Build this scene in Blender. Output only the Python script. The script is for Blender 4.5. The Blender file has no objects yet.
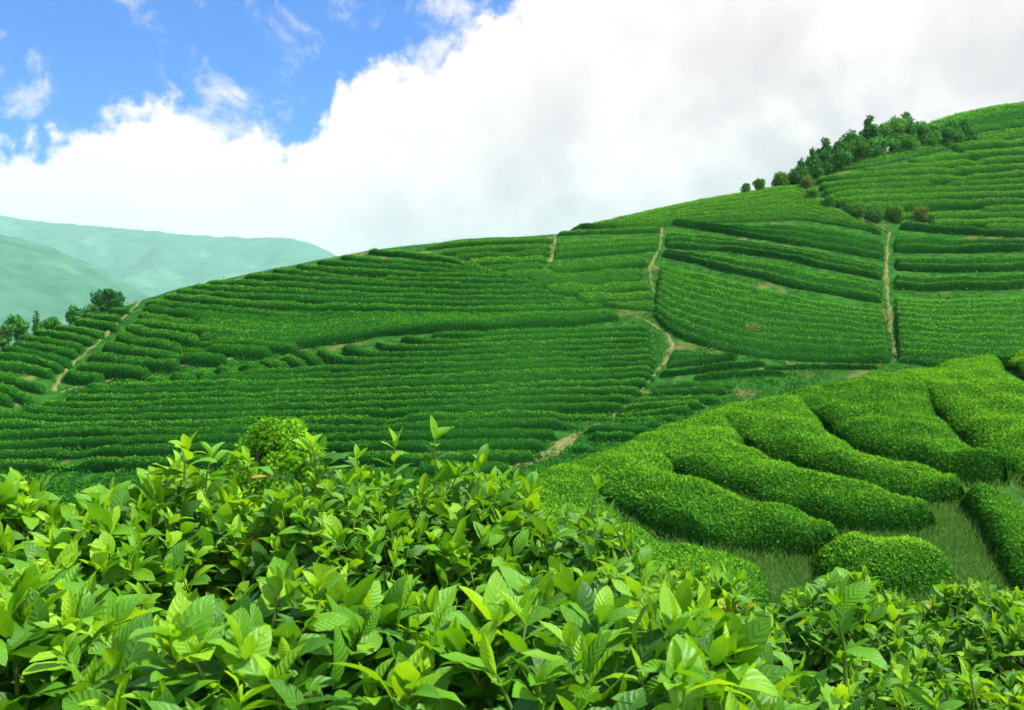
import bpy, math, random
import numpy as np
from math import radians as R

random.seed(7)
rng = np.random.default_rng(7)
scene = bpy.context.scene
COL = scene.collection
CZ = 1.25            # eye height; the ground at the photographer's feet is z = 0
U0, V0, F = 512.0, 355.0, 1000.0

# ------------------------------------------------------------------ camera
cam_d = bpy.data.cameras.new("camera")
cam = bpy.data.objects.new("camera", cam_d)
COL.objects.link(cam)
cam.location = (0, 0, CZ)
cam.rotation_euler = (R(90), 0, 0)
cam_d.sensor_width = 36
cam_d.lens = 36 * F / 1024
cam_d.clip_start = 0.05
cam_d.clip_end = 25000
cam_d.dof.use_dof = True
cam_d.dof.focus_distance = 2.2
cam_d.dof.aperture_fstop = 16
scene.camera = cam

# ------------------------------------------------------------------ light
SUN_EL, SUN_AZ = 63.0, 92.0        # azimuth clockwise from +Y
sd = bpy.data.lights.new("sun", 'SUN')
sd.energy = 4.0
sd.angle = R(6)
sd.color = (1.0, 0.96, 0.88)
sun = bpy.data.objects.new("sun", sd)
COL.objects.link(sun)
sun.rotation_euler = (R(SUN_EL - 90), 0, R(-SUN_AZ))
sun.location = (0, 0, 60)

scene.view_settings.view_transform = 'Standard'
scene.view_settings.look = 'None'
scene.view_settings.gamma = 1
scene.view_settings.exposure = 1.2
scene.render.film_transparent = False
cy = scene.cycles
cy.max_bounces = 7
cy.diffuse_bounces = 3
cy.glossy_bounces = 2
cy.transmission_bounces = 4
cy.volume_bounces = 1
cy.transparent_max_bounces = 6
cy.use_denoising = True


class NT:
    """tiny helper for node trees"""
    def __init__(s, tree):
        s.t = tree
        tree.nodes.clear()

    def n(s, typ, **kw):
        nd = s.t.nodes.new(typ)
        for k, v in kw.items():
            setattr(nd, k, v)
        return nd

    def put(s, sock, v):
        if isinstance(v, bpy.types.NodeSocket):
            s.t.links.new(v, sock)
        else:
            sock.default_value = v

    def m(s, op, a, b=0.0, c=0.0, clamp=False):
        nd = s.n('ShaderNodeMath', operation=op, use_clamp=clamp)
        for i, v in enumerate((a, b, c)):
            s.put(nd.inputs[i], v)
        return nd.outputs[0]

    def mix(s, f, a, b, blend='MIX'):
        nd = s.n('ShaderNodeMix', data_type='RGBA', blend_type=blend)
        s.put(nd.inputs[0], f)
        s.put(nd.inputs[6], a if isinstance(a, bpy.types.NodeSocket) else (*a, 1))
        s.put(nd.inputs[7], b if isinstance(b, bpy.types.NodeSocket) else (*b, 1))
        return nd.outputs[2]

    def noise(s, vec, scale, detail=4.0, rough=0.55, dist=0.0):
        nd = s.n('ShaderNodeTexNoise')
        if vec is not None:
            s.put(nd.inputs['Vector'], vec)
        nd.inputs['Scale'].default_value = scale
        nd.inputs['Detail'].default_value = detail
        nd.inputs['Roughness'].default_value = rough
        nd.inputs['Distortion'].default_value = dist
        return nd.outputs[0]

    def step(s, v, lo, hi):
        nd = s.n('ShaderNodeMapRange', interpolation_type='SMOOTHSTEP')
        s.put(nd.inputs[0], v)
        nd.inputs[1].default_value = lo
        nd.inputs[2].default_value = hi
        return nd.outputs[0]


def build_world():
    w = bpy.data.worlds.new("World")
    scene.world = w
    w.use_nodes = True
    t = NT(w.node_tree)
    out = t.n('ShaderNodeOutputWorld')
    bg = t.n('ShaderNodeBackground')
    bg.inputs['Strength'].default_value = 0.1
    t.put(out.inputs[0], bg.outputs[0])
    sky = t.n('ShaderNodeTexSky', sky_type='NISHITA')
    sky.sun_disc = False
    sky.sun_elevation = R(SUN_EL)
    sky.sun_rotation = R(SUN_AZ)
    sky.air_density = 1.0
    sky.dust_density = 0.2
    sky.ozone_density = 3.0
    blue = t.mix(1.0, sky.outputs[0], SKY_TINT, 'MULTIPLY')
    tc = t.n('ShaderNodeTexCoord')
    d = tc.outputs['Generated']
    sx = t.n('ShaderNodeSeparateXYZ')
    t.put(sx.inputs[0], d)
    x, y, z = sx.outputs
    az = t.m('ARCTAN2', x, y)
    hor = t.m('SQRT', t.m('ADD', t.m('MULTIPLY', x, x), t.m('MULTIPLY', y, y)))
    el = t.m('ARCTAN2', z, hor)
    fc = t.n('ShaderNodeFloatCurve')
    pts = [(-250, 150), (0, 148), (60, 136), (110, 118), (160, 106), (200, 102), (255, 112), (325, 128),
           (338, 84), (370, 62), (425, 58), (455, 28), (520, 0), (600, -40), (800, -120), (1050, -160)]
    cv = fc.mapping.curves[0]
    arr = []
    for u, v in pts:
        a = math.atan((u - U0) / F)
        e = math.atan((V0 - v) / F * math.cos(a))
        arr.append(((a + 0.8) / 1.6, e / 0.8))
    while len(cv.points) < len(arr):
        cv.points.new(0.5, 0.5)
    for p, (a, e) in zip(cv.points, arr):
        p.location = (a, e)
        p.handle_type = 'AUTO_CLAMPED'
    fc.mapping.update()
    t.put(fc.inputs['Value'], t.m('MULTIPLY_ADD', az, 1 / 1.6, 0.5, clamp=True))
    elb = t.m('MULTIPLY', fc.outputs[0], 0.8)
    n1 = t.noise(d, 9.0, 9.0, 0.62, 0.15)
    n2 = t.noise(d, 26.0, 8.0, 0.6)
    nn = t.m('ADD', t.m('MULTIPLY', t.m('SUBTRACT', n1, 0.5), 0.16), t.m('MULTIPLY', t.m('SUBTRACT', n2, 0.5), 0.115))
    f = t.m('ADD', t.m('SUBTRACT', elb, el), nn)
    body = t.step(f, -0.008, 0.018)
    # loose wisps in the blue
    n3 = t.noise(d, 13.0, 7.0, 0.62, 0.3)
    wisp = t.m('MULTIPLY', t.step(n3, 0.495, 0.69), 0.85)
    mask = t.m('MAXIMUM', body, wisp)
    # cloud thickness: thin edges let blue through, billows are brighter, undersides greyer
    n4 = t.noise(d, 6.0, 7.0, 0.6, 0.2)
    thick = t.step(f, 0.0, 0.22)
    g = t.step(t.m('ADD', t.m('MULTIPLY', n4, .7), t.m('MULTIPLY', n1, .3)), 0.40, 0.62)
    c_lit = CLOUD_LIT
    c_grey = CLOUD_GREY
    ccol = t.mix(t.m('MULTIPLY', t.m('SUBTRACT', 1.0, g), thick), c_lit, c_grey)
    # unseen clouds overhead and behind the photographer, brightened to add fill light
    fill_mask = t.m('MAXIMUM', t.step(el, .48, .9), t.step(t.m('MULTIPLY', y, -1.0), -.1, .4))
    ccol = t.mix(fill_mask, ccol, (14.5, 14.0, 13.6))
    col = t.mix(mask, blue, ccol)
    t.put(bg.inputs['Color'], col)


SKY_TINT = (0.0, 0.27, 0.86)
CLOUD_LIT = (5.2, 4.35, 4.4)
CLOUD_GREY = (3.3, 2.6, 2.8)
build_world()


# ------------------------------------------------------------------ numeric helpers
def curve_fn(pts):
    a = np.array(pts, float)
    return lambda u: np.interp(u, a[:, 0], a[:, 1])


def smooth_poly(pts, n):
    """n points evenly along a softly rounded polyline"""
    p = np.array(pts, float)
    for _ in range(3):
        if len(p) > 2:
            q = np.empty((2 * len(p), 2))
            q[0::2][:] = p
            a = .75 * p[:-1] + .25 * p[1:]
            b = .25 * p[:-1] + .75 * p[1:]
            mid = np.empty((2 * len(a), 2))
            mid[0::2] = a
            mid[1::2] = b
            p = np.vstack([p[:1], mid, p[-1:]])
    s = np.r_[0, np.cumsum(np.hypot(*np.diff(p, axis=0).T))]
    t = np.linspace(0, s[-1], n)
    return np.stack([np.interp(t, s, p[:, 0]), np.interp(t, s, p[:, 1])], 1)


def hash3(ix, iy, iz, seed):
    h = (ix * 374761393 + iy * 668265263 + iz * 2147483647 + seed * 1274126177) & 0xFFFFFFFF
    h = ((h ^ (h >> 13)) * 1274126177) & 0xFFFFFFFF
    return ((h ^ (h >> 16)) & 0xFFFFFF) / float(0xFFFFFF)


def vnoise(p, scale, seed=0):
    """value noise in -1..1"""
    q = np.asarray(p) * scale
    i = np.floor(q).astype(np.int64)
    f = q - i
    f = f * f * (3 - 2 * f)
    out = 0
    for dx in (0, 1):
        wx = f[..., 0] if dx else 1 - f[..., 0]
        for dy in (0, 1):
            wy = f[..., 1] if dy else 1 - f[..., 1]
            for dz in (0, 1):
                wz = f[..., 2] if dz else 1 - f[..., 2]
                out = out + wx * wy * wz * hash3(i[..., 0] + dx, i[..., 1] + dy, i[..., 2] + dz, seed)
    return out * 2 - 1


def mk(name, V, Q, mat, parent=None, tone=None, uv=None, smooth=False, kind=None, fix=None):
    """one mesh object from numpy arrays (quads; a quad whose 3rd and 4th index agree is a triangle)"""
    V = np.asarray(V, np.float32)
    Q = np.asarray(Q, np.int32)
    me = bpy.data.meshes.new(name)
    tri = Q[:, 2] == Q[:, 3]
    tot = np.where(tri, 3, 4).astype(np.int32)
    start = np.r_[0, np.cumsum(tot)[:-1]].astype(np.int32)
    keep = np.ones(Q.shape, bool)
    keep[:, 3] = ~tri
    idx = Q[keep]
    me.vertices.add(len(V))
    me.vertices.foreach_set("co", V.ravel())
    me.loops.add(len(idx))
    me.loops.foreach_set("vertex_index", idx.ravel())
    me.polygons.add(len(Q))
    me.polygons.foreach_set("loop_start", start)
    me.polygons.foreach_set("loop_total", tot)
    if smooth:
        me.polygons.foreach_set("use_smooth", np.ones(len(Q), bool))
    if tone is not None:
        a = me.attributes.new("tone", 'FLOAT', 'POINT')
        a.data.foreach_set("value", np.asarray(tone, np.float32))
    if uv is not None:
        a = me.attributes.new("leaf", 'FLOAT2', 'POINT')
        a.data.foreach_set("vector", np.asarray(uv, np.float32).ravel())
    me.update(calc_edges=True)
    me.validate()
    mats = mat if isinstance(mat, (list, tuple)) else [mat]
    for m_ in mats:
        me.materials.append(m_)
    o = bpy.data.objects.new(name, me)
    COL.objects.link(o)
    if parent is not None:
        o.parent = parent
    if kind:
        o["kind"] = kind
    return o


def thing(o, label, cat, group=None):
    o["label"] = label
    o["category"] = cat
    if group:
        o["group"] = group
    return o


def empty(name, loc):
    o = bpy.data.objects.new(name, None)
    COL.objects.link(o)
    o.location = loc
    o.empty_display_size = 0.2
    return o


def grid_q(nr, nc, off=0):
    r, c = np.meshgrid(np.arange(nr - 1), np.arange(nc - 1), indexing='ij')
    a = (r * nc + c).ravel() + off
    return np.stack([a, a + 1, a + nc + 1, a + nc], 1)


def unit(v):
    return v / np.maximum(np.linalg.norm(v, axis=-1, keepdims=True), 1e-9)


def scatter(V, Q, dens, r=rng):
    """random points with normals on quads"""
    a, b, c, d = V[Q[:, 0]], V[Q[:, 1]], V[Q[:, 2]], V[Q[:, 3]]
    nrm = np.cross(c - a, d - b)
    area = .5 * np.linalg.norm(nrm, axis=1)
    n = r.poisson(area * dens)
    k = np.repeat(np.arange(len(Q)), n)
    s, t = r.random(len(k))[:, None], r.random(len(k))[:, None]
    p = (a[k] * (1 - s) + b[k] * s) * (1 - t) + (d[k] * (1 - s) + c[k] * s) * t
    return p, unit(nrm)[k]


def leaf_cards(p, nrm, size, up=0.5, spread=0.8, wid=0.5, r=rng):
    """small folded leaves: 4 corners each, blades lying outwards from the surface"""
    m = len(p)
    tg = r.normal(0, 1, (m, 3))
    tg = unit(tg - nrm * (tg * nrm).sum(1, keepdims=True))
    d = unit(tg * r.uniform(.35, 1.1, m)[:, None] + nrm * r.uniform(.1, .9, m)[:, None] + np.array([0, 0, .25 * up]))
    side = unit(np.cross(d, nrm + r.normal(0, .35 * spread, (m, 3))))
    nn = np.cross(side, d)
    L = (size * r.uniform(.65, 1.35, m))[:, None]
    W = L * wid * .5
    base = p + nrm * L * r.uniform(-.1, .55, m)[:, None] - d * L * .3
    tip = base + d * L
    mid = base + d * L * .48
    l = mid + side * W - nn * W * .3
    rr = mid - side * W - nn * W * .3
    V = np.stack([base, rr, tip, l], 1).reshape(-1, 3)
    q = np.arange(4 * m).reshape(m, 4)
    return V, q


# ------------------------------------------------------------------ materials
def mat_new(name):
    m = bpy.data.materials.new(name)
    m.use_nodes = True
    t = NT(m.node_tree)
    o = t.n('ShaderNodeOutputMaterial')
    return m, t, o


def foliage_mat(name, dark, mid, light, scale, rough=0.55, trans=0.25, spec=0.3, patch=0.12):
    m, t, o = mat_new(name)
    at = t.n('ShaderNodeAttribute', attribute_name="tone")
    geo = t.n('ShaderNodeNewGeometry')
    n = t.noise(geo.outputs['Position'], scale, 3.0, 0.6)
    n2 = t.noise(geo.outputs['Position'], patch, 3.0, 0.5)
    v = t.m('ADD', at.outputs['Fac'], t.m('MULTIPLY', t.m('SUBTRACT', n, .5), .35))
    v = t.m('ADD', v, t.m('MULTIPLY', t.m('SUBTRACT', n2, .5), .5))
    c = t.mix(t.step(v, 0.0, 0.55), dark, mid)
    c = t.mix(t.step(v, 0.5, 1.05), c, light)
    p = t.n('ShaderNodeBsdfPrincipled')
    t.put(p.inputs['Base Color'], c)
    p.inputs['Roughness'].default_value = rough
    p.inputs['Specular IOR Level'].default_value = spec
    tr = t.n('ShaderNodeBsdfTranslucent')
    t.put(tr.inputs['Color'], t.mix(1.0, c, (1.25, 1.1, .6), 'MULTIPLY'))
    mx = t.n('ShaderNodeMixShader')
    mx.inputs[0].default_value = trans
    t.put(mx.inputs[1], p.outputs[0])
    t.put(mx.inputs[2], tr.outputs[0])
    t.put(o.inputs[0], mx.outputs[0])
    return m


def simple_mat(name, cols, scale, rough=0.9, bump=0.0, detail=6.0, spec=0.03):
    """two or three colours blended by noise"""
    m, t, o = mat_new(name)
    geo = t.n('ShaderNodeNewGeometry')
    n = t.noise(geo.outputs['Position'], scale, detail, 0.62)
    c = t.mix(t.step(n, .36, .62), cols[0], cols[1])
    if len(cols) > 2:
        n2 = t.noise(geo.outputs['Position'], scale * .23, 5.0, 0.6)
        c = t.mix(t.step(n2, .55, .68), c, cols[2])
    p = t.n('ShaderNodeBsdfPrincipled')
    t.put(p.inputs['Base Color'], c)
    p.inputs['Roughness'].default_value = rough
    p.inputs['Specular IOR Level'].default_value = spec
    if bump:
        b = t.n('ShaderNodeBump')
        b.inputs['Strength'].default_value = bump
        b.inputs['Distance'].default_value = 0.05
        t.put(b.inputs['Height'], n)
        t.put(p.inputs['Normal'], b.outputs[0])
    t.put(o.inputs[0], p.outputs[0])
    return m


def tea_leaf_mat(name, old, mid, young, veins=True):
    m, t, o = mat_new(name)
    at = t.n('ShaderNodeAttribute', attribute_name="tone")
    uv = t.n('ShaderNodeAttribute', attribute_name="leaf")
    sx = t.n('ShaderNodeSeparateXYZ')
    t.put(sx.inputs[0], uv.outputs['Vector'])
    a, b = sx.outputs[0], sx.outputs[1]
    ab = t.m('ABSOLUTE', b)
    geo = t.n('ShaderNodeNewGeometry')
    n = t.noise(geo.outputs['Position'], 55.0, 3.0, 0.6)
    tone = at.outputs['Fac']
    v = t.m('ADD', tone, t.m('MULTIPLY', t.m('SUBTRACT', n, .5), .22))
    c = t.mix(t.step(v, 0.0, 0.5), old, mid)
    c = t.mix(t.step(v, 0.45, 1.0), c, young)
    c = t.mix(t.step(tone, 1.2, 1.5), c, (.42, .33, .03))
    # midrib and side veins, paler than the blade
    rib = t.m('SUBTRACT', 1.0, t.step(ab, 0.015, 0.075))
    ph = t.m('MULTIPLY', t.m('SUBTRACT', t.m('MULTIPLY', a, 8.0), t.m('MULTIPLY', ab, 1.7)), math.pi)
    ws = t.m('ABSOLUTE', t.m('SINE', ph))
    vein = t.m('MULTIPLY', t.m('SUBTRACT', 1.0, t.step(ws, 0.03, 0.30)), t.m('SUBTRACT', 1.0, t.step(ab, .75, 1.0)))
    line = t.m('MAXIMUM', rib, t.m('MULTIPLY', vein, .55))
    c2 = t.mix(t.m('MULTIPLY', line, .42), c, t.mix(.5, c, (.36, .50, .14)))
    # a browned tip or spot on some blades
    n5 = t.noise(geo.outputs['Position'], 21.0, 4.0, 0.65)
    spot = t.m('MULTIPLY', t.step(n5, .70, .76), .55)
    c2 = t.mix(spot, c2, (.17, .12, .02))
    p = t.n('ShaderNodeBsdfPrincipled')
    t.put(p.inputs['Base Color'], c2)
    t.put(p.inputs['Roughness'], t.m('ADD', .36, t.m('MULTIPLY', n, .22)))
    p.inputs['Specular IOR Level'].default_value = .34
    bmp = t.n('ShaderNodeBump')
    bmp.inputs['Strength'].default_value = .55
    bmp.inputs['Distance'].default_value = .0016
    hgt = t.m('ADD', t.m('MULTIPLY', ws, .8), t.m('MULTIPLY', n, .8))
    hgt = t.m('SUBTRACT', hgt, t.m('MULTIPLY', rib, .9))
    t.put(bmp.inputs['Height'], hgt)
    t.put(p.inputs['Normal'], bmp.outputs[0])
    tr = t.n('ShaderNodeBsdfTranslucent')
    t.put(tr.inputs['Color'], t.mix(1.0, c2, (1.35, 1.15, .5), 'MULTIPLY'))
    mx = t.n('ShaderNodeMixShader')
    mx.inputs[0].default_value = .42
    t.put(mx.inputs[1], p.outputs[0])
    t.put(mx.inputs[2], tr.outputs[0])
    t.put(o.inputs[0], mx.outputs[0])
    return m


M_FAR = foliage_mat("far tea", (.008, .072, .006), (.04, .225, .012), (.15, .45, .018), 2.2, .85, .30, .04, .035)
M_FLUSH = foliage_mat("far tea in flush", (.012, .085, .006), (.065, .26, .012), (.20, .48, .02), 2.2, .85, .30, .04, .035)
M_NEAR = foliage_mat("near tea", (.016, .10, .008), (.075, .27, .012), (.22, .50, .018), 1.6, .8, .32, .06, .25)
M_TREE = foliage_mat("tree leaves", (.018, .11, .020), (.055, .23, .035), (.15, .38, .05), .8, .8, .3, .05, .05)
M_SHRUB = foliage_mat("shrub leaves", (.02, .09, .012), (.07, .22, .02), (.17, .36, .03), .8, .8, .3, .06, .1)
M_TAN = foliage_mat("browning leaves", (.05, .11, .015), (.12, .20, .03), (.22, .29, .05), .8, .8, .3, .06, .1)
M_TEA = tea_leaf_mat("tea leaf", (.040, .155, .013), (.118, .345, .008), (.33, .60, .012))
M_BARK = simple_mat("bark", ((.06, .045, .028), (.13, .10, .065)), 22.0, .9, .4)
M_STEM = simple_mat("green stem", ((.09, .17, .025), (.16, .22, .04)), 30.0, .6)
M_HILL = simple_mat("hill undergrowth", ((.010, .060, .007), (.028, .115, .012), (.13, .13, .04)), 1.1, .95, .5)
M_SLOPE = simple_mat("grassy slope", ((.03, .11, .016), (.065, .18, .03), (.13, .15, .05)), 1.6, .95, .5)
M_GROUND = simple_mat("weedy ground", ((.022, .075, .012), (.05, .13, .022), (.075, .075, .03)), 1.8, .95, .6)
M_DIRT = simple_mat("dirt", ((.09, .14, .03), (.18, .16, .065), (.05, .15, .025)), 1.6, .95, .4)
M_GRASS = foliage_mat("grass", (.045, .15, .025), (.11, .27, .045), (.24, .38, .11), 2.0, .8, .35, .06, .4)
M_MOUNT = simple_mat("mountain woodland", ((.022, .10, .052), (.045, .14, .07), (.08, .19, .10)), .013, .95)

# ------------------------------------------------------------------ terrain
crest_far = curve_fn([(-400, 480), (-120, 392), (0, 349), (20, 342), (40, 334), (80, 320), (110, 310), (140, 300),
                      (180, 288), (240, 275), (300, 263), (370, 250), (420, 244), (460, 239), (520, 236), (555, 234),
                      (600, 223), (650, 211), (700, 200), (760, 190), (800, 181), (830, 170), (870, 156), (900, 147),
                      (915, 133), (925, 126), (960, 113), (1024, 101), (1100, 90), (1400, 62)])


def Y_far(u, v):
    u, v = np.asarray(u, float), np.asarray(v, float)
    e = (V0 - v) / F
    y = 43.0 / (.5 - e)
    y = y * (1 + .025 * np.sin(u / 95. + .6) + .015 * np.sin(u / 41. + v / 60.))
    return y + 4.0 * np.exp(-np.clip(v - crest_far(u), 0, None) / 7.0)


crest_near = curve_fn([(u_, v_ + 27) for u_, v_ in [
    (200, 640), (400, 545), (470, 505), (500, 489), (540, 470), (580, 456), (620, 439), (660, 425), (700, 409), (760, 390),
    (800, 380), (850, 371), (900, 361), (960, 349), (1024, 339), (1150, 324), (1400, 308)]])


def Y_near(u, v):
    u, v = np.asarray(u, float), np.asarray(v, float)
    e = (V0 - v) / F
    y = 7.07 / (.3 - e)
    return y + 1.2 * np.exp(-np.clip(v - crest_near(u), 0, None) / 10.0)


class Terrain:
    def __init__(s, yf, crest, vmax, back):
        s.yf, s.crest, s.vmax, s.back = yf, crest, vmax, back

    def pt(s, u, v):
        u, v = np.asarray(u, float), np.asarray(v, float)
        Y = s.yf(u, v)
        return np.stack([(u - U0) / F * Y, Y, CZ + (V0 - v) / F * Y], -1)

    def z(s, x, y):
        x, y = np.asarray(x, float), np.asarray(y, float)
        u = U0 + F * x / y
        c = s.crest(u)
        lo, hi = c.copy(), np.full_like(c, s.vmax + 120.)
        for _ in range(26):
            m = .5 * (lo + hi)
            far = s.yf(u, m) > y
            lo = np.where(far, m, lo)
            hi = np.where(far, hi, m)
        z = CZ + (V0 - .5 * (lo + hi)) / F * y
        yc = s.yf(u, c)
        zc = CZ + (V0 - c) / F * yc
        return np.where(y > yc, zc - s.back * (y - yc), z)

    def raised(s, u, v, H):
        """ground pixel whose point lifted by H is seen at (u, v)"""
        u, v = np.asarray(u, float), np.asarray(v, float)
        c = s.crest(u)
        b = np.maximum(v, c)
        for _ in range(10):
            b = np.maximum(c, v + H * F / s.yf(u, b))
        return b

    def mesh(s, name, u0, u1, du, nv, mat, backlen):
        us = np.arange(u0, u1 + du, du)
        c = s.crest(us)
        t = np.linspace(0, 1, nv) ** 1.3
        vv = c[:, None] + (np.maximum(s.vmax, c + 40)[:, None] - c[:, None]) * t[None]
        uu = np.broadcast_to(us[:, None], vv.shape)
        P = s.pt(uu, vv)[:, ::-1]                       # from the foot up to the crest
        top = P[:, -1]
        k = np.linspace(.04, 1, 14)[None, :, None] * backlen
        dirn = np.stack([(us - U0) / F, np.ones_like(us), np.zeros_like(us)], -1)[:, None]
        B = top[:, None] + dirn * k
        B[..., 2] -= s.back * (k[..., 0])
        P = np.concatenate([P, B], 1)
        nz = vnoise(P, .35, 3) * .10 + vnoise(P, 1.3, 4) * .04
        P[..., 2] += nz - .05
        n, mcol = P.shape[:2]
        return mk(name, P.reshape(-1, 3), grid_q(n, mcol), mat, smooth=True, kind='structure')


FAR = Terrain(Y_far, crest_far, 520., .30)
NEAR = Terrain(Y_near, crest_near, 740., .33)
FAR.mesh("hillside", -330, 1400, 4, 130, M_HILL, 70)
NEAR.mesh("slope", 220, 1380, 5, 110, M_SLOPE, 18)


def ground_z(x, y):
    z = np.where(y < 3.6, 0.0, -(y - 3.6) * .36)
    z = np.maximum(z, -8.9)
    return z


gy = np.r_[np.linspace(-150, -5, 12), np.linspace(-4, 6, 41), np.linspace(6.5, 40, 50), np.geomspace(42, 7600, 40)]
gx = np.r_[-np.geomspace(6900, 8, 26), np.linspace(-7.5, 7.5, 41), np.geomspace(8, 6900, 26)]
GX, GY = np.meshgrid(gx, gy, indexing='ij')
GP = np.stack([GX, GY, ground_z(GX, GY)], -1)
GP[..., 2] += vnoise(GP, .8, 9) * .05
gq = grid_q(len(gx), len(gy))[:, ::-1]
mk("ground", GP.reshape(-1, 3), gq, M_GROUND, smooth=True, kind='structure')


def mountain(name, crest, dist, run, seed):
    f = curve_fn(crest)
    us = np.linspace(crest[0][0], crest[-1][0], 260)
    t = np.r_[np.linspace(-1, 0, 40), np.linspace(0, 1, 60)[1:]]
    zc = (V0 - f(us)) / F * dist + CZ
    zc = zc + 12.
    X = (us - U0) / F
    Yy = dist + 0 * us
    P = np.empty((len(us), len(t), 3))
    tt = t[None]
    kk = 1000. / dist if dist < 5000 else 2300. / dist
    P[..., 1] = dist - run * np.where(tt > 0, tt, tt * .5)
    P[..., 0] = X[:, None] * dist
    h = np.clip(1 - np.abs(tt), 0, 1) ** 1.15
    q = P.copy()
    q[..., 2] = 0
    ridg = (1 - np.abs(vnoise(q, kk / 210., seed))) * .6 + vnoise(q, kk / 80., seed + 1) * .30 + vnoise(q, kk / 33., seed + 2) * .14
    amp = np.clip(np.abs(tt) * 4, 0, 1) * (1 - np.abs(tt)) * .33
    P[..., 2] = -12 + zc[:, None] * h + zc[:, None] * amp * (ridg - .4)
    P[..., 2] += vnoise(q, kk / 14., seed + 5) * 2.2 / kk * (1 - np.abs(tt) * .6)
    return mk(name, P.reshape(-1, 3), grid_q(len(us), len(t)), M_MOUNT, smooth=True, kind='structure')


mountain("mountain", [(-420, 300), (-250, 255), (-120, 228), (0, 234), (20, 238), (45, 246), (80, 259), (100, 269), (120, 280),
                      (150, 295), (200, 312), (300, 332), (380, 350)], 3000, 1200, 21)
mountain("mountain", [(-500, 240), (-300, 205), (-100, 205), (0, 215), (30, 221), (80, 225), (130, 229), (190, 235), (250, 238),
                      (290, 238), (312, 244), (340, 257), (400, 285), (520, 330)], 6500, 2300, 51)


# ------------------------------------------------------------------ paths
def ribbon(ter, pts, w0, w1, name="path", lift=.07, mat=None):
    n = max(8, int(sum(math.dist(pts[i], pts[i + 1]) for i in range(len(pts) - 1)) / 1.5))
    c = smooth_poly(pts, n)
    P = ter.pt(c[:, 0], c[:, 1])
    T = unit(np.gradient(P[:, :2], axis=0))
    N = np.stack([-T[:, 1], T[:, 0]], 1)
    w = np.linspace(w0, w1, n) * .30 * (1 + .6 * vnoise(P, .8, 8))
    offs = np.array([-.5, -.17, .17, .5])
    XY = P[:, None, :2] + N[:, None] * (offs[None, :, None] * w[:, None, None])
    XY += N[:, None] * (vnoise(np.concatenate([XY, XY[..., :1]], -1), 1.7, 19) * .22)[..., None]
    Z = ter.z(XY[..., 0], XY[..., 1]) + lift
    Z[:, 0] -= lift * 1.3
    Z[:, -1] -= lift * 1.3
    V = np.concatenate([XY, Z[..., None]], -1).reshape(-1, 3)
    return mk(name, V, grid_q(n, 4), mat or M_DIRT, smooth=True, kind='structure')


ribbon(FAR, [(139, 302), (123, 318), (109, 331), (95, 345), (83, 355), (60, 373), (54, 392)], 1.3, 1.5)
ribbon(FAR, [(662, 228), (660, 249), (648, 268), (651, 284), (658, 300), (662, 316)], 1.0, 1.3)
ribbon(FAR, [(636, 316), (656, 326), (674, 342), (668, 352), (660, 369), (648, 382), (638, 394), (624, 406), (612, 418)], 1.1, 1.2)
ribbon(FAR, [(600, 424), (581, 430), (568, 446), (540, 461), (500, 470), (440, 478)], 1.2, 2.6)
ribbon(FAR, [(575, 434), (556, 446), (540, 456)], 1.8, 2.2)
ribbon(FAR, [(889, 233), (887, 248), (885, 272), (887, 291), (889, 315), (891, 334), (896, 356)], 1.4, 1.1)
ribbon(FAR, [(803, 180), (818, 200), (826, 206), (846, 212), (880, 226), (892, 234)], 1.2, 1.4)
ribbon(FAR, [(554, 232), (556, 248), (549, 262)], 1.0, 1.3)
ribbon(FAR, [(60, 392), (114, 379), (148, 371), (211, 362), (270, 351), (300, 347)], .7, 1.6)
ribbon(FAR, [(628, 393), (690, 392), (730, 392)], .7, .8)
ribbon(FAR, [(700, 379), (735, 374), (768, 369)], .8, 1.4)


# weeds and low plants over the far hillside
uu_ = rng.uniform(-40, 1060, 150000)
cc_ = crest_far(uu_)
vv_ = cc_ + (505 - cc_) * rng.random(150000) ** .8
up_ = FAR.pt(uu_, vv_)
kp = vnoise(up_, .28, 91) + .5 * vnoise(up_, 1.1, 92) > -.25
up_ = up_[kp]
LV_, LQ_ = leaf_cards(up_ + rng.uniform(0, .1, (len(up_), 1)) * [0, 0, 1], np.tile([0., 0., 1.], (len(up_), 1)), .2)
wd = mk("undergrowth", LV_, LQ_, M_FAR, tone=np.repeat(np.clip(rng.normal(.38, .2, len(up_)), 0, 1), 4), kind='stuff')
wd["label"] = "weeds and low plants between the tea rows of the big hill"
wd["category"] = "undergrowth"

# ------------------------------------------------------------------ tea hedges
def finish_hedge(V, Q, dens, size, mat, label, group, tops, name="tea_hedge", spread=.8, parent_pos=None, wid=.55):
    up_z = np.cross(V[Q[:, 2]] - V[Q[:, 0]], V[Q[:, 3]] - V[Q[:, 1]])[:, 2].sum()
    if up_z < 0:
        Q = Q[:, ::-1]
    p, n = scatter(V, Q, dens)
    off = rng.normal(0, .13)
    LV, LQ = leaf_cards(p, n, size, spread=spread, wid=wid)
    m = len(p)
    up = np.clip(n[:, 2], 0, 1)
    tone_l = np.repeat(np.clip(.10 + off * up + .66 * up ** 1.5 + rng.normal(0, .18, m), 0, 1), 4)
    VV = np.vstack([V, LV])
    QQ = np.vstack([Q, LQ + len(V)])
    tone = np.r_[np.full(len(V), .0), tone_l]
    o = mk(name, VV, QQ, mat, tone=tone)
    return thing(o, label, "tea hedge", group)


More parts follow.
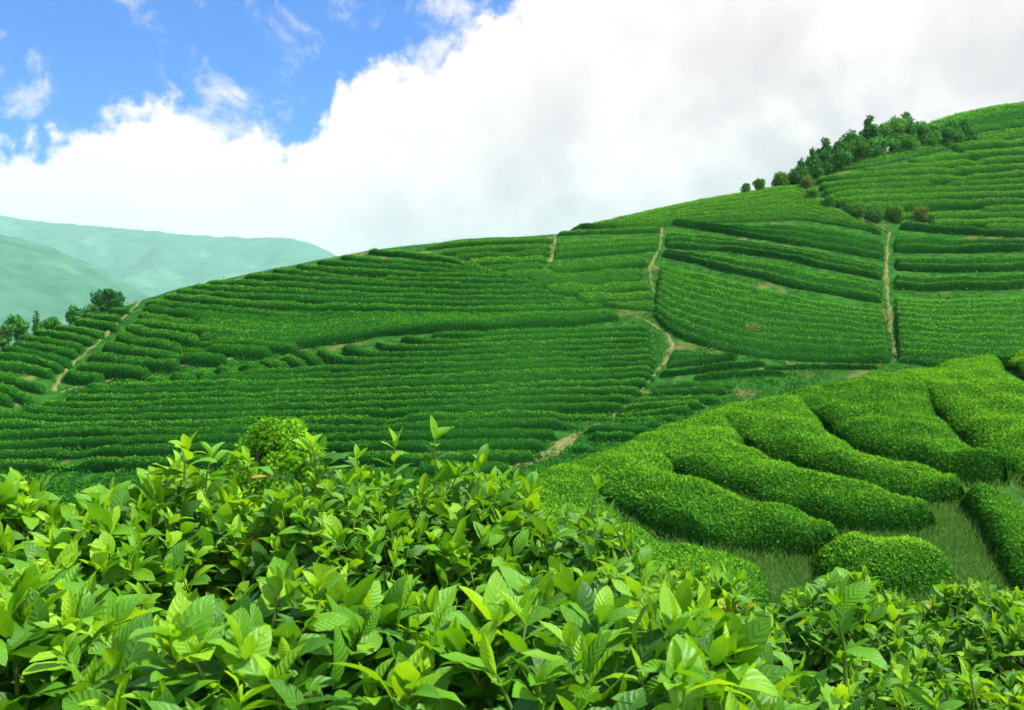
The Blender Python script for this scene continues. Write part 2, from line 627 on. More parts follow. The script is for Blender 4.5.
def row(ter, pts, w, H, label, group, dens=90, size=.12, mat=None, step=.45, taper=.8):
    """one clipped hedge following a line seen along its top"""
    c = smooth_poly(pts, 400)
    b = ter.raised(c[:, 0], c[:, 1], H)
    P = ter.pt(c[:, 0], b)
    s = np.r_[0, np.cumsum(np.linalg.norm(np.diff(P, axis=0), axis=1))]
    L = s[-1]
    n = max(6, int(L / step))
    ss = np.linspace(0, L, n)
    P = np.stack([np.interp(ss, s, P[:, k]) for k in range(3)], 1)
    T = unit(np.gradient(P[:, :2], axis=0))
    N = np.stack([-T[:, 1], T[:, 0]], 1)
    P[:, :2] += N * (vnoise(P, .33, 14) * .12)[:, None]
    hh = H * (1 + .16 * vnoise(P, .45, 11) + .10 * vnoise(P, 1.3, 12))
    gapn = np.clip((vnoise(P, .22, 17) - .52) * 4, 0, 1)
    hh *= 1 - .6 * gapn
    ww = w * (1 + .2 * vnoise(P, .5, 13)) * (1 - .3 * gapn)
    endd = np.minimum(ss, L - ss)
    cap = np.sqrt(np.clip(1 - np.clip(1 - endd / taper, 0, 1) ** 2, 0.0004, 1))
    ph = np.linspace(0, math.pi, 11)
    cs, sn = np.cos(ph), np.sin(ph)
    ox = np.sign(cs) * np.abs(cs) ** .55 * .5
    oz = np.abs(sn) ** .55
    XY = P[:, None, :2] + N[:, None] * (ox[None, :, None] * (ww * (.35 + .65 * cap))[:, None, None])
    Zb = ter.z(XY[..., 0], XY[..., 1])
    Z = Zb + oz[None] * (hh * cap)[:, None] - .06
    V = np.concatenate([XY, Z[..., None]], -1)
    V += (vnoise(V, 2.1, 15) * .09)[..., None] * np.array([.6, .6, 1.])
    V = V.reshape(-1, 3)
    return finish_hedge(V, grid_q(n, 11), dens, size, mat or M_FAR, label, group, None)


def sstep(x, a, b):
    x = np.clip((x - a) / (b - a), 0, 1)
    return x * x * (3 - 2 * x)


def bed(ter, low, upp, H, label, group, dens=20, size=.2, mat=None, nx=None, nt=16, ridges=0, power=3.2, lump=.1,
        taper=.06, spread=.8, name="tea_hedge", wid=.55, raise_up=True, openL=None, openU=None):
    """a broad hedge between its foot line and its far top edge"""
    merge = openL is not None or openU is not None
    lo = smooth_poly(low, 300)
    up = smooth_poly(upp, 300)
    opL = np.ones(300) if openL is None else sstep(lo[:, 0], *openL)
    opU = np.ones(300) if openU is None else sstep(up[:, 0], *openU)
    if raise_up:
        g_ = np.ones(300) if openU is None else sstep(up[:, 0], *openU)
        opU = g_.copy()
        up = np.stack([up[:, 0], up[:, 1] * (1 - g_) + g_ * ter.raised(up[:, 0], up[:, 1], H * (.60 if merge else .85))], 1)
        if not merge:
            up[:, 1] = np.minimum(up[:, 1], lo[:, 1] - 1.6)
    lo[:, 1] = np.maximum(lo[:, 1], ter.crest(lo[:, 0]))
    A = ter.pt(lo[:, 0], lo[:, 1])
    L = np.linalg.norm(np.diff(A, axis=0), axis=1).sum()
    nx = nx or max(10, int(L / .35))
    k = np.linspace(0, 299, nx)
    lo = np.stack([np.interp(k, np.arange(300), lo[:, j]) for j in (0, 1)], 1)
    up = np.stack([np.interp(k, np.arange(300), up[:, j]) for j in (0, 1)], 1)
    t = .5 - .5 * np.cos(np.linspace(0, math.pi, nt))
    PX = lo[:, None] * (1 - t[None, :, None]) + up[:, None] * t[None, :, None]
    P = ter.pt(PX[..., 0], np.maximum(PX[..., 1], ter.crest(PX[..., 0])))
    prof = np.clip(1 - np.abs(2 * t - 1) ** power, 0, 1) ** (1 / power)
    s = np.linspace(0, 1, nx)
    cap = np.sqrt(np.clip(1 - np.clip(1 - np.minimum(s, 1 - s) / taper, 0, 1) ** 2, .0004, 1))
    prof2 = np.broadcast_to(prof[None], (nx, nt))
    if merge:
        cap = np.sqrt(np.clip(1 - np.clip(1 - np.minimum(s / .004, (1 - s) / taper), 0, 1) ** 2, .0004, 1))
        kL = 1 - np.interp(k, np.arange(300), opL)[:, None]
        kU = 1 - np.interp(k, np.arange(300), opU)[:, None]
        k_ = np.where(t[None] < .5, kL, kU)
        prof2 = prof2 * (1 - k_) + k_
    hh = H * prof2 * cap[:, None]
    if ridges:
        hh = hh * (1 - (.30 if ridges < 7 else .15) * (.5 - .5 * np.cos(2 * math.pi * ridges * t))[None] ** 2)
    nz = 1 + lump * 1.3 * vnoise(P, .55 / max(H, .3) * .6, 31) + lump * vnoise(P, 1.3 / max(H, .3) * .6, 32)
    P[..., 2] += hh * nz - .05 - .25 * (1 - np.clip(prof2 * cap[:, None], 0, 1)) * (0 if merge else 1)
    if H < .6 and ter is NEAR:
        P[..., 2] += prof2 * cap[:, None] * (vnoise(P, 1.5, 36) * .028 + vnoise(P, 3.4, 37) * .035)
    d = vnoise(P, 2.4, 33) * lump * .55
    P += d[..., None] * np.array([.5, .5, 1.])
    n_, m_ = P.shape[:2]
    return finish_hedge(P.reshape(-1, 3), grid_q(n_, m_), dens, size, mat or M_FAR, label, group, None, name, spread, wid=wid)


ORD = "first second third fourth fifth sixth seventh eighth ninth tenth eleventh twelfth thirteenth fourteenth fifteenth sixteenth seventeenth eighteenth nineteenth twentieth".split()

# --- A: the big striped field above the valley floor, counted from its lowest row
A = [
    [(415, 463), (460, 463), (512, 462)],
    [(-60, 463), (0, 460), (90, 459), (180, 456), (336, 454.5), (480, 451.5), (536, 451)],
    [(-60, 453), (0, 451), (90, 446), (180, 444), (336, 443.3), (480, 440), (548, 440)],
    [(-60, 443), (0, 441), (40, 440), (90, 437), (180, 435), (336, 433.3), (480, 429.7), (558, 429.5)],
    [(-60, 432), (0, 431), (60, 428.5), (180, 428), (336, 425), (480, 420), (580, 418)],
    [(-60, 416), (0, 418.5), (60, 423), (110, 422), (180, 421), (336, 416.7), (480, 412.4), (614, 410)],
    [(-40, 408), (10, 411), (60, 415.5), (120, 415), (180, 414), (336, 409.6), (480, 405), (627, 401.5)],
    [(20, 405), (60, 408), (110, 408.5), (180, 407), (336, 402), (480, 398), (637, 394)],
    [(38, 401), (90, 402.5), (180, 400), (336, 396), (480, 391.3), (643, 386.3)],
    [(62, 395), (110, 395), (180, 393), (336, 390.5), (480, 384.5), (650, 378.5)],
    [(70, 390.5), (110, 389), (180, 386.5), (336, 384.5), (480, 377.8), (655, 371.5)],
    [(105, 384), (180, 381), (336, 379), (480, 372.2), (655, 365.5)],
    [(195, 377), (250, 375.5), (336, 373.3), (480, 366.6), (656, 359.7)],
    [(215, 371.5), (270, 369.5), (336, 366.8), (480, 360.6), (656, 354)],
    [(262, 364), (300, 361), (318, 346.5), (324, 352), (345, 357.5), (400, 358.3), (480, 354.6), (655, 348.2)][2:],
    [(345, 341), (350, 346), (368, 351), (420, 351.5), (480, 348.8), (654, 342.6)],
    [(377, 337), (383, 341.5), (400, 345), (440, 345), (480, 343), (653, 337)],
    [(401, 334), (409, 337.5), (440, 339), (480, 337.4), (652, 331.3)],
    [(430, 330.5), (450, 332), (480, 331.8), (560, 329), (651, 325.7)],
]
for i, c in enumerate(A):
    row(FAR, c, .72, .66, f"dark green tea row, {ORD[i]} up from the valley floor in the large striped field",
        "tea rows of the large striped field", dens=120, size=.11)

# --- curled row ends beside the faint trail
stubs = [(84, 383, 100, 387), (120, 379, 140, 384), (146, 374, 163, 381), (170, 371, 190, 378), (192, 369, 208, 375),
         (214, 364, 234, 371), (238, 361, 262, 369), (258, 356, 282, 365), (278, 353, 300, 362), (297, 349, 316, 360)]
for i, (a, b, c, d) in enumerate(stubs):
    row(FAR, [(a, b), (a + .35 * (c - a), b + .2 * (d - b)), (c - 4, d - 3), (c + 8, d)], .8, .6,
        f"stubby curled tea row beside the faint trail, {ORD[i]} from the left", "curled row ends beside the faint trail",
        dens=120, size=.11)

# --- B: thin rows under the ridge, counted down from the ridge
B = [
    [(368, 248), (423, 252), (458, 258.5), (488, 270), (520, 275.5)],
    [(340, 254.5), (388, 259), (440, 263), (480, 268)],
    [(317, 259), (360, 262.5), (420, 266), (490, 272)],
    [(296, 263), (320, 266), (400, 271), (480, 273.5), (505, 275.5)],
    [(273, 267.5), (320, 271.5), (400, 276.5), (480, 278.5), (535, 279)],
    [(245, 273), (320, 277), (400, 281.7), (480, 284), (545, 284)],
    [(208, 279), (263, 281), (320, 284), (400, 287.5), (480, 290), (553, 289)],
    [(194, 283), (245, 287.5), (320, 290.5), (400, 293.4), (480, 296), (568, 294.5)],
    [(177, 288), (228, 292.5), (320, 296.3), (400, 299), (480, 301.5), (583, 300)],
    [(165, 292.5), (210, 297.5), (263, 302), (320, 302.5), (400, 305), (480, 307), (606, 304)],
    [(147, 299), (193, 304), (245, 309), (291, 310), (330, 308.5), (336, 309)],
]
for i, c in enumerate(B):
    row(FAR, c, .85, .62, f"thin tea row under the ridge left of the tracks, {ORD[i]} down from the skyline",
        "thin tea rows under the left ridge", dens=90, size=.12)
# fine low rows in the smooth-looking strip
top = [(192, 311), (245, 313.5), (300, 314.5), (340, 313), (420, 312.5), (540, 314), (612, 309)]
bot = [(200, 332), (250, 336), (298, 338.5), (340, 331.5), (420, 321.5), (540, 316), (634, 310)]
tp, bt = smooth_poly(top, 60), smooth_poly(bot, 60)
for i in range(6):
    f = i / 5
    c = tp * (1 - f) + bt * f
    row(FAR, c[::3], 1.15, .40 + .3 * (i == 5), f"low fine-textured tea row in the smooth strip of the big hill, {ORD[i]} from its top",
        "low tea rows of the smooth strip", dens=90, size=.12)
# left ends right of the pale path
BL = [
    [(144, 304), (179, 309), (198, 313)],
    [(139, 311), (166, 317.5), (196, 320)],
    [(134, 318), (179, 324), (230, 329), (262, 332)],
    [(125, 324), (149, 329.5), (201, 335.5), (263, 340.5), (300, 344)],
    [(116, 332), (140, 339), (193, 343), (245, 347), (274, 347)],
    [(104, 341), (140, 348), (193, 353), (228, 355)],
    [(88, 351), (132, 358), (181, 360)],
    [(76, 361), (110, 366), (150, 368.5)],
    [(64, 369), (80, 373), (104, 375.5)],
]
for i, c in enumerate(BL):
    row(FAR, c, .95, .8, f"plump tea row starting at the right edge of the pale sloping path, {ORD[i]} from top",
        "plump tea rows right of the pale sloping path", dens=120, size=.11)
# --- left block
LB = [
    [(109, 307.5), (130, 307.5)],
    [(92, 313.5), (121, 315.5)],
    [(77, 317.5), (105, 321), (118, 324.5)],
    [(56, 324.5), (84, 327), (104, 332.5)],
    [(35, 329), (70, 332.5), (96, 338.5)],
    [(22, 335), (53, 338.5), (85, 345.5)],
    [(14, 340.5), (44, 343.5), (79, 351.5)],
    [(4, 345), (35, 350), (58, 356.5), (73, 361)],
    [(-50, 345), (0, 352), (32, 355.5), (64, 366.5)],
    [(-50, 356), (0, 362.5), (26, 364), (53, 371)],
    [(-50, 362), (0, 372.5), (21, 379.5), (46, 386)],
    [(-40, 372), (0, 383.5), (18, 392), (33, 397.5)],
    [(-40, 384), (0, 392.5), (14, 399)],
]
for i, c in enumerate(LB):
    row(FAR, c, .75, .62, f"short tea row on the far left spur, left of the pale path, {ORD[i]} from top",
        "short tea rows on the left spur", dens=120, size=.11)

# --- C: small fine rows on the skyline bulge
Cc = [
    [(425, 245), (470, 240), (552, 237.5)],
    [(440, 250), (480, 246.5), (551, 244)],
    [(452, 254.5), (490, 252), (550, 250)],
    [(466, 260), (500, 257.5), (547, 256)],
    [(484, 266.5), (510, 264), (544, 262.5)],
    [(500, 271), (520, 269.5), (543, 268)],
]
for i, c in enumerate(Cc):
    row(FAR, c, 1.3, .5, f"bright tea row on the rounded skyline bulge above the diagonal hedge line, {ORD[i]} from top",
        "bright tea rows on the skyline bulge", mat=M_FLUSH, dens=80, size=.13)

# --- D: flat beds between the small trail and the dirt track
D = [
    ([(556, 236), (610, 234.5), (661, 232.5)], [(558, 233.5), (610, 228), (662, 225.5)], .5),
    ([(552, 260), (589, 257), (660, 251)], [(556, 238), (620, 235.5), (660, 233.5)], .7),
    [(549, 264), (600, 261.5), (648, 257.5)],
    [(503, 269.5), (520, 271.5), (578, 272), (643, 269)],
    [(528, 278.5), (590, 278), (643, 275.5)],
    [(545, 286), (600, 285.5), (651, 282.5)],
    [(578, 295), (620, 294.3), (654, 292)],
    ([(612, 308), (640, 311), (660, 312)], [(596, 301.5), (657, 298.5)], .4),
]
for i, d_ in enumerate(D):
    lab = f"flat light green tea bed between the short trail and the winding track, {ORD[i]} from top"
    grp = "flat tea beds beside the winding track"
    if isinstance(d_, list):
        row(FAR, d_, 1.5, .6, lab, grp, mat=M_FLUSH, dens=90, size=.12)
    else:
        bed(FAR, *d_, lab, grp, mat=M_FLUSH, dens=90, size=.12, ridges=(3 if i == 1 else 0), lump=.12)

# --- H and E: broad beds between the winding track and the straight path
HE = [
    ([(600, 229), (640, 228.5), (665, 227), (700, 223), (745, 222.5), (774, 220.5), (798, 219), (822, 222.5), (855, 228), (882, 236)],
     [(566, 229), (620, 213), (700, 196), (760, 186), (798, 180), (815, 196), (850, 214), (884, 232)], .55, 7,
     "long smooth tea bed along the skyline below the round shrubs"),
    ([(668, 225), (712, 231.5), (736, 235.5), (760, 240), (784, 243), (822, 249), (860, 256), (884, 260)],
     [(676, 225), (745, 225), (774, 223), (798, 221.5), (822, 225.5), (860, 231), (884, 239)], .85, 3,
     "broad tea bed left of the straight path, second below the skyline shrubs"),
    ([(664, 248.5), (709, 250.5), (743, 253.5), (784, 259.5), (817, 267), (860, 275), (883, 281)],
     [(666, 229), (712, 233), (736, 237), (760, 241.5), (784, 244.5), (822, 250.5), (860, 257.5), (883, 262)], .9, 3,
     "broad tea bed left of the straight path, third below the skyline shrubs"),
    ([(660, 256.5), (688, 262), (719, 270), (760, 279), (793, 287), (822, 293), (860, 300), (883, 303)],
     [(664, 251), (709, 252.5), (743, 255.5), (784, 261.5), (817, 269), (860, 277), (883, 283)], .9, 2,
     "broad tea bed left of the straight path, fourth below the skyline shrubs"),
    ([(652, 315), (671, 335), (705, 347), (736, 354), (760, 359), (800, 361), (860, 363.5), (892, 362)],
     [(660, 259), (688, 264.5), (719, 272.5), (760, 281.5), (793, 289.5), (822, 295.5), (860, 302.5), (884, 306)], .95, 9,
     "widest dark tea bed, between the winding track and the straight path"),
]
for lo, up, H, rd, lab in HE:
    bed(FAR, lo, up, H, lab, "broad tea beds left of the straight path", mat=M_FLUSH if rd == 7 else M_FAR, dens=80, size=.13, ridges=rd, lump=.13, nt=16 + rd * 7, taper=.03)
# --- F: right of the straight path
FF = [
    ([(897, 229), (940, 233), (988, 236.5), (1024, 237.5), (1090, 238)], [(905, 224), (940, 226), (985, 228), (1024, 228), (1090, 227)], .8, 0),
    ([(893, 252), (940, 253.5), (1024, 251), (1090, 249)], [(894, 233), (940, 235), (988, 238), (1024, 239), (1090, 240)], .95, 2),
    ([(896, 270), (952, 273), (1024, 270.5), (1090, 269)], [(893, 254), (940, 255.5), (1024, 253), (1090, 251)], .95, 2),
    ([(893, 288), (928, 292), (964, 290), (1024, 288.5), (1090, 287)], [(894, 272), (952, 275), (1024, 272.5), (1090, 271)], .95, 2),
    ([(897, 362), (940, 368), (1024, 372), (1090, 374)], [(893, 291), (928, 294.5), (964, 292.5), (1024, 291), (1090, 290)], .8, 11),
]
for i, (lo, up, H, rd) in enumerate(FF):
    bed(FAR, lo, up, H, f"broad tea bed right of the straight bare path, {ORD[i]} down from the bushy corner",
        "broad tea beds right of the straight path", dens=80, size=.13, ridges=rd, lump=.13, nt=16 + rd * 7, taper=.03)
# --- G: rows on the upper right slope
bed(FAR, [(812, 174), (864, 168), (900, 161), (955, 147), (1024, 137), (1090, 128)],
    [(808, 172), (864, 156), (914, 144), (963, 133), (1024, 126), (1090, 118)], .5,
    "smooth sloping tea bed just below the row of trees on the upper right", "upper right tea rows", mat=M_FLUSH, dens=22, size=.24, ridges=3, nt=30)
G = [
    [(955, 145), (990, 141), (1024, 138), (1090, 132)],
    [(910, 160), (963, 153), (1024, 147.5), (1090, 143)],
    [(862, 168), (884, 166.5), (943, 162), (1024, 155.8), (1090, 151)],
    [(815, 177), (864, 172), (923, 169), (1024, 164), (1090, 160)],
    [(818, 183), (864, 178.5), (943, 175.5), (1024, 171), (1090, 167)],
    [(822, 188.5), (864, 184.5), (960, 181.5), (1024, 177.7), (1090, 175)],
    [(828, 194), (864, 190.5), (963, 187), (1024, 184), (1090, 182)],
    [(833, 199), (864, 196.5), (943, 193.5), (1024, 190.8), (1090, 189)],
    [(845, 205), (864, 203), (940, 201), (1024, 198), (1090, 196)],
    [(868, 210), (900, 208.5), (950, 208), (1024, 205), (1090, 203)],
    [(928, 214.5), (970, 213.5), (1024, 212.5), (1090, 211)],
    [(930, 220), (970, 219.5), (1024, 219), (1090, 218)],
    [(982, 225), (1024, 224.5), (1090, 224)],
]
for i, c in enumerate(G):
    row(FAR, c, 1.7, .9, f"sunlit tea row on the upper right slope below the trees, {ORD[i]} from top",
        "upper right tea rows", mat=M_FLUSH, dens=70, size=.15)
UH = [
    [(928, 126), (950, 117), (990, 108), (1024, 103), (1090, 95)],
    [(946, 121.5), (985, 114), (1024, 109), (1090, 101)],
    [(958, 125), (990, 119), (1024, 114.5), (1090, 107)],
    [(968, 129), (1000, 124), (1024, 120.5), (1090, 113)],
]
for i, c in enumerate(UH):
    row(FAR, c, 2.6, .8, f"tea row on the topmost hill behind the trees, {ORD[i]} down from the skyline",
        "tea rows on the topmost hill", dens=20, size=.28)
# --- the patchwork at the foot, right of the winding track
PW = [
    ([(664, 369.5), (700, 365), (738, 360.5)], [(672, 346), (700, 350), (740, 358)], .6),
    ([(656, 378.5), (700, 373), (768, 367)], [(662, 371), (700, 367), (765, 361)], .6),
    ([(700, 381), (740, 377), (790, 376)], [(690, 379), (730, 374), (775, 370)], .5),
    ([(760, 371), (820, 369), (880, 369)], [(765, 364), (820, 364), (880, 366)], .4),
]
for i, (lo, up, H) in enumerate(PW):
    bed(FAR, lo, up, H, f"small tea bed in the patchwork right of the winding track, {ORD[i]} from top",
        "small beds at the foot of the winding track", dens=90, size=.12, ridges=2 * (i == 0), lump=.14)
PR = [
    [(652, 385), (690, 382), (735, 381)], [(648, 389.5), (690, 387), (730, 385.5)],
    [(628, 397.5), (670, 396), (722, 395)], [(622, 403), (670, 401.5), (705, 400.5)], [(616, 408.5), (660, 407.5), (694, 406.5)],
    [(612, 414), (650, 413.5), (680, 413)], [(606, 419.5), (640, 419.5), (664, 419)],
    [(584, 426.5), (610, 425.5), (652, 426)], [(588, 431.5), (620, 432.5), (640, 433)], [(570, 446.5), (594, 443.5)],
]
for i, c in enumerate(PR):
    row(FAR, c, .6, .5, f"thin tea row at the valley foot right of the dirt patch, {ORD[i]} from top",
        "thin rows at the valley foot", dens=120, size=.11)

# --- near slope: big hedges
GAP = {
    2: [(535, 499), (560, 496), (582, 496), (600, 503), (618, 512), (677, 541), (730, 552), (799, 561), (836, 556)],
    3: [(615, 467), (640, 463), (656, 464), (668, 472), (692, 483), (719, 490), (799, 516), (852, 534), (905, 539), (938, 529)],
    4: [(688, 440), (706, 434), (722, 434), (735, 440), (756, 453), (778, 458), (820, 481), (852, 487), (905, 505), (948, 509), (964, 499)],
    5: [(745, 420), (768, 412), (785, 409), (805, 412), (827, 424), (849, 446), (884, 463), (921, 468), (958, 481), (990, 485), (1009, 477)],
    6: [(890, 390), (908, 386), (921, 394), (934, 412), (958, 433), (979, 452), (1011, 473), (1060, 508), (1120, 543)],
    7: [(985, 372), (998, 366), (1012, 370), (1026, 378), (1100, 425), (1150, 457)],
    8: [(1000, 369), (1024, 364), (1100, 352), (1200, 345), (1300, 340)],
}
OPEN = {1: (100, 101), 2: (586, 622), 3: (655, 690), 4: (722, 755), 5: (798, 828), 6: (914, 944), 7: (988, 1014), 8: (2000, 2100)}
NB = [
    ([(420, 590), (500, 590), (560, 600), (640, 625), (770, 645)], [(480, 512)] + GAP[2][:7] + [(770, 575)],
     "low bright hedge on the near slope, lowest on its left beside the valley"),
    (GAP[2], GAP[3][:6] + [(799, 514), (828, 526), (840, 540)],
     "long curving hedge on the near slope, directly above the small domed bush"),
    (GAP[3], GAP[4][:6] + [(820, 479), (852, 485), (905, 503), (938, 514)],
     "long curving hedge on the near slope, ending in a blunt round nose above bare grass"),
    (GAP[4], GAP[5][:6] + [(884, 461), (921, 466), (955, 478), (967, 490)],
     "curving hedge in the middle of the near slope, third below its crest"),
    (GAP[5], GAP[6][:5] + [(979, 450), (1010, 468)],
     "broad bright hedge on the near slope, left of the long dark gap"),
    (GAP[6], GAP[7], "broad bright hedge on the near slope, right of the long dark gap"),
    (GAP[7], GAP[8], "hedge at the upper right end of the near slope"),
    ([(954, 506), (975, 524), (992, 556), (1008, 588), (1050, 640)],
     [(962, 490), (985, 484), (1010, 489), (1040, 506), (1110, 560)],
     "thick hedge end at the right, beside the bare grassy gap"),
    ([(806, 570), (826, 590), (870, 599), (925, 599), (964, 580)],
     [(814, 561), (838, 556), (876, 553), (912, 556), (948, 566)],
     "small domed tea bush alone at the foot of the near slope"),
]
for i, (lo, up, lab) in enumerate(NB):
    bed(NEAR, lo, up, (.42, .42, .42, .42, .42, .42, .42, .44, .55)[i], lab, "curving hedges of the near slope", dens=2500, size=.044, mat=M_NEAR,
        nx=130, nt=40, power=2.6 if i < 8 else 2.0, lump=.15 if i < 8 else .05, taper=.085 if i < 7 else .2 if i == 7 else .36, spread=.75, openL=OPEN.get(i + 1) if i < 7 else None, openU=OPEN.get(i + 2) if i < 7 else None,
        name="tea_hedge" if i < 8 else "tea_bush", wid=.5, raise_up=i < 8)


# grass in the gaps of the near slope
def grass_on(ter, poly_pts, n, hmin, hmax):
    u = rng.uniform(600, 1040, n * 3)
    v = rng.uniform(455, 690, n * 3)
    P = ter.pt(u, v)
    keep = (v > ter.crest(u) + 3) & (rng.random(len(u)) < .62 + .5 * vnoise(P, .9, 71))
    P = P[keep][:n]
    m = len(P)
    h = rng.uniform(hmin, hmax, m)[:, None] * (1 + .4 * vnoise(P, 1.5, 72))[:, None]
    d = unit(np.c_[rng.normal(0, .45, m), rng.normal(-.1, .45, m), np.ones(m)])
    a = rng.uniform(0, 2 * math.pi, m)
    sd = np.c_[np.cos(a), np.sin(a), np.zeros(m)] * .006
    bend = np.c_[d[:, :2] * .6, -.15 * np.ones(m)]
    b0, b1 = P - sd, P + sd
    m0, m1 = P + d * h * .55 - sd * .7, P + d * h * .55 + sd * .7
    tip = P + d * h + bend * h * .4
    V = np.stack([b0, b1, m1, m0, tip], 1).reshape(-1, 3)
    k = np.arange(m)[:, None] * 5
    Q = np.vstack([k + [0, 1, 2, 3], k + [3, 2, 4, 4]])
    tone = np.repeat(np.clip(rng.normal(.5, .2, m), 0, 1), 5)
    return mk("grass", V, Q, M_GRASS, tone=tone, kind='stuff')


g = grass_on(NEAR, None, 80000, .05, .17)
g["label"] = "short soft grass between the hedges of the near slope"
g["category"] = "grass"


# ------------------------------------------------------------------ trees and shrubs
def tube(path, radii, sides=7):
    P = np.array(path, float)
    T = unit(np.gradient(P, axis=0))
    ref = np.where(np.abs(T[:, 2:3]) > .9, np.array([[1., 0, 0]]), np.array([[0., 0, 1.]]))
    A_ = unit(np.cross(T, ref))
    B_ = np.cross(T, A_)
    th = np.linspace(0, 2 * math.pi, sides, endpoint=False)
    r = np.array(radii)[:, None, None]
    V = P[:, None] + r * (A_[:, None] * np.cos(th)[None, :, None] + B_[:, None] * np.sin(th)[None, :, None])
    n = len(P)
    Q = []
    for i in range(n - 1):
        for j in range(sides):
            k = (j + 1) % sides
            Q.append((i * sides + j, i * sides + k, (i + 1) * sides + k, (i + 1) * sides + j))
    return V.reshape(-1, 3), np.array(Q)


class Bag:
    def __init__(s):
        s.V, s.Q, s.T, s.U, s.n = [], [], [], [], 0

    def add(s, V, Q, tone=None, uv=None):
        s.V.append(V)
        s.Q.append(np.asarray(Q) + s.n)
        s.n += len(V)
        if tone is not None:
            s.T.append(tone)
        if uv is not None:
            s.U.append(uv)

    def build(s, name, mat, parent=None, **k):
        return mk(name, np.vstack(s.V), np.vstack(s.Q), mat, parent, tone=np.concatenate(s.T) if s.T else None,
                  uv=np.concatenate(s.U) if s.U else None, **k)


def crown_cards(centres, radii, per, size, tone0=.45, r=rng, flat=.8):
    P, N, T = [], [], []
    for c, rad in zip(centres, radii):
        m = max(8, int(per * rad * rad))
        d = unit(r.normal(0, 1, (m, 3)))
        rr = rad * (r.random(m) ** .35) * (1 + .25 * vnoise(d * 2.2 + c, 1.0, 5))
        P.append(c + d * rr[:, None] * np.array([1, 1, flat]))
        N.append(d)
        T.append(np.clip(tone0 + r.normal(0, .07) + r.normal(0, .17, m), 0, 1))
    P, N, T = np.vstack(P), np.vstack(N), np.concatenate(T)
    V, Q = leaf_cards(P, N, size, up=.2, spread=.9, wid=.75, r=r)
    return V, Q, np.repeat(T, 4)


def tree(base, h, w, label, kind="broad", mat=None, group=None, size=.3, name=None, cat="tree", tone=.45, per=90):
    r = np.random.default_rng(int(abs(base[0] * 31 + base[1] * 17) * 10) % 99991)
    name = name or ("conifer" if kind == "conifer" else "broadleaf_tree" if kind == "broad" else "round_shrub")
    o = empty(name, base)
    thing(o, label, cat, group)
    tv = Bag()
    lean = r.normal(0, .03, 2)
    if kind == "shrub":
        for _ in range(4):
            a = r.uniform(0, 6.28)
            e = np.array([math.cos(a) * w * .28, math.sin(a) * w * .28, h * .6])
            tv.add(*tube([(0, 0, -.15), e * .5, e], [.05, .04, .02], 5))
        cs, rs = [], []
        for _ in range(16):
            a = r.uniform(0, 6.28)
            q = r.uniform(0, .34) * w
            cs.append(np.array([math.cos(a) * q, math.sin(a) * q, h * r.uniform(.06, .74)]))
            rs.append(w * r.uniform(.2, .3))
    else:
        top = np.array([lean[0] * h, lean[1] * h, h * (.96 if kind == "conifer" else .75)])
        r0 = .022 * h + .03
        pts = [np.array([0, 0, -.3])] + [top * k + np.array([*r.normal(0, .015 * h, 2), 0]) * (0 < k < 1) for k in (.15, .35, .6, .8, 1)]
        tv.add(*tube(pts, [r0 * 1.25, r0, r0 * .85, r0 * .6, r0 * .38, r0 * .15], 7))
        cs, rs = [], []
        if kind == "conifer":
            lv = 11
            for k in range(lv):
                f = k / (lv - 1)
                z = h * (.12 + .86 * f)
                rad = w * .5 * (1 - f) ** .8 + .08 * w
                nb = 5 if f < .8 else 2
                for j in range(nb):
                    a = r.uniform(0, 6.28)
                    q = rad * .62 * (f < .95)
                    c = np.array([math.cos(a) * q, math.sin(a) * q, z - .05 * h * (1 - f)])
                    cs.append(c)
                    rs.append(max(.12 * w, rad * r.uniform(.36, .52)))
                    if f < .8:
                        tv.add(*tube([top * (z / top[2]), c * .98], [r0 * .25, r0 * .08], 4))
        else:
            for k in range(17):
                a = r.uniform(0, 6.28)
                f = r.random()
                z = h * (.16 + .76 * f)
                rad = w * .5 * math.sin(math.pi * (.18 + .72 * f)) * r.uniform(.35, .85)
                c = np.array([math.cos(a) * rad, math.sin(a) * rad, z])
                cs.append(c)
                rs.append(w * r.uniform(.14, .24))
                st = top * min(.95, max(.3, (z - .2 * h) / top[2]))
                tv.add(*tube([st, (st + c) * .5 + np.array([0, 0, .03 * h]), c], [r0 * .35, r0 * .22, r0 * .08], 4))
    tv.build("trunk" if kind != "shrub" else "stem", M_BARK, o)
    V, Q, T = crown_cards(cs, rs, per / size ** 2 * .35, size, tone, r)
    mk("crown", V, Q, mat or M_TREE, o, tone=T)
    return o


def tree_at(u, vtop, vbase, wpx, label, kind, back=0.0, ter=FAR, **k):
    b = ter.pt(u, max(vbase, float(ter.crest(u)) + .5))
    x, y = float(b[0]), float(b[1])
    if back:
        y2 = y + back
        x = x * y2 / y
        y = y2
        z = float(ter.z(np.array([x]), np.array([y]))[0])
    else:
        z = float(b[2])
    h = CZ + (V0 - vtop) / F * y - z
    return tree((x, y, z), h, wpx * (1.22 if kind != 'shrub' else 1.1) / F * y, label, kind, **k)


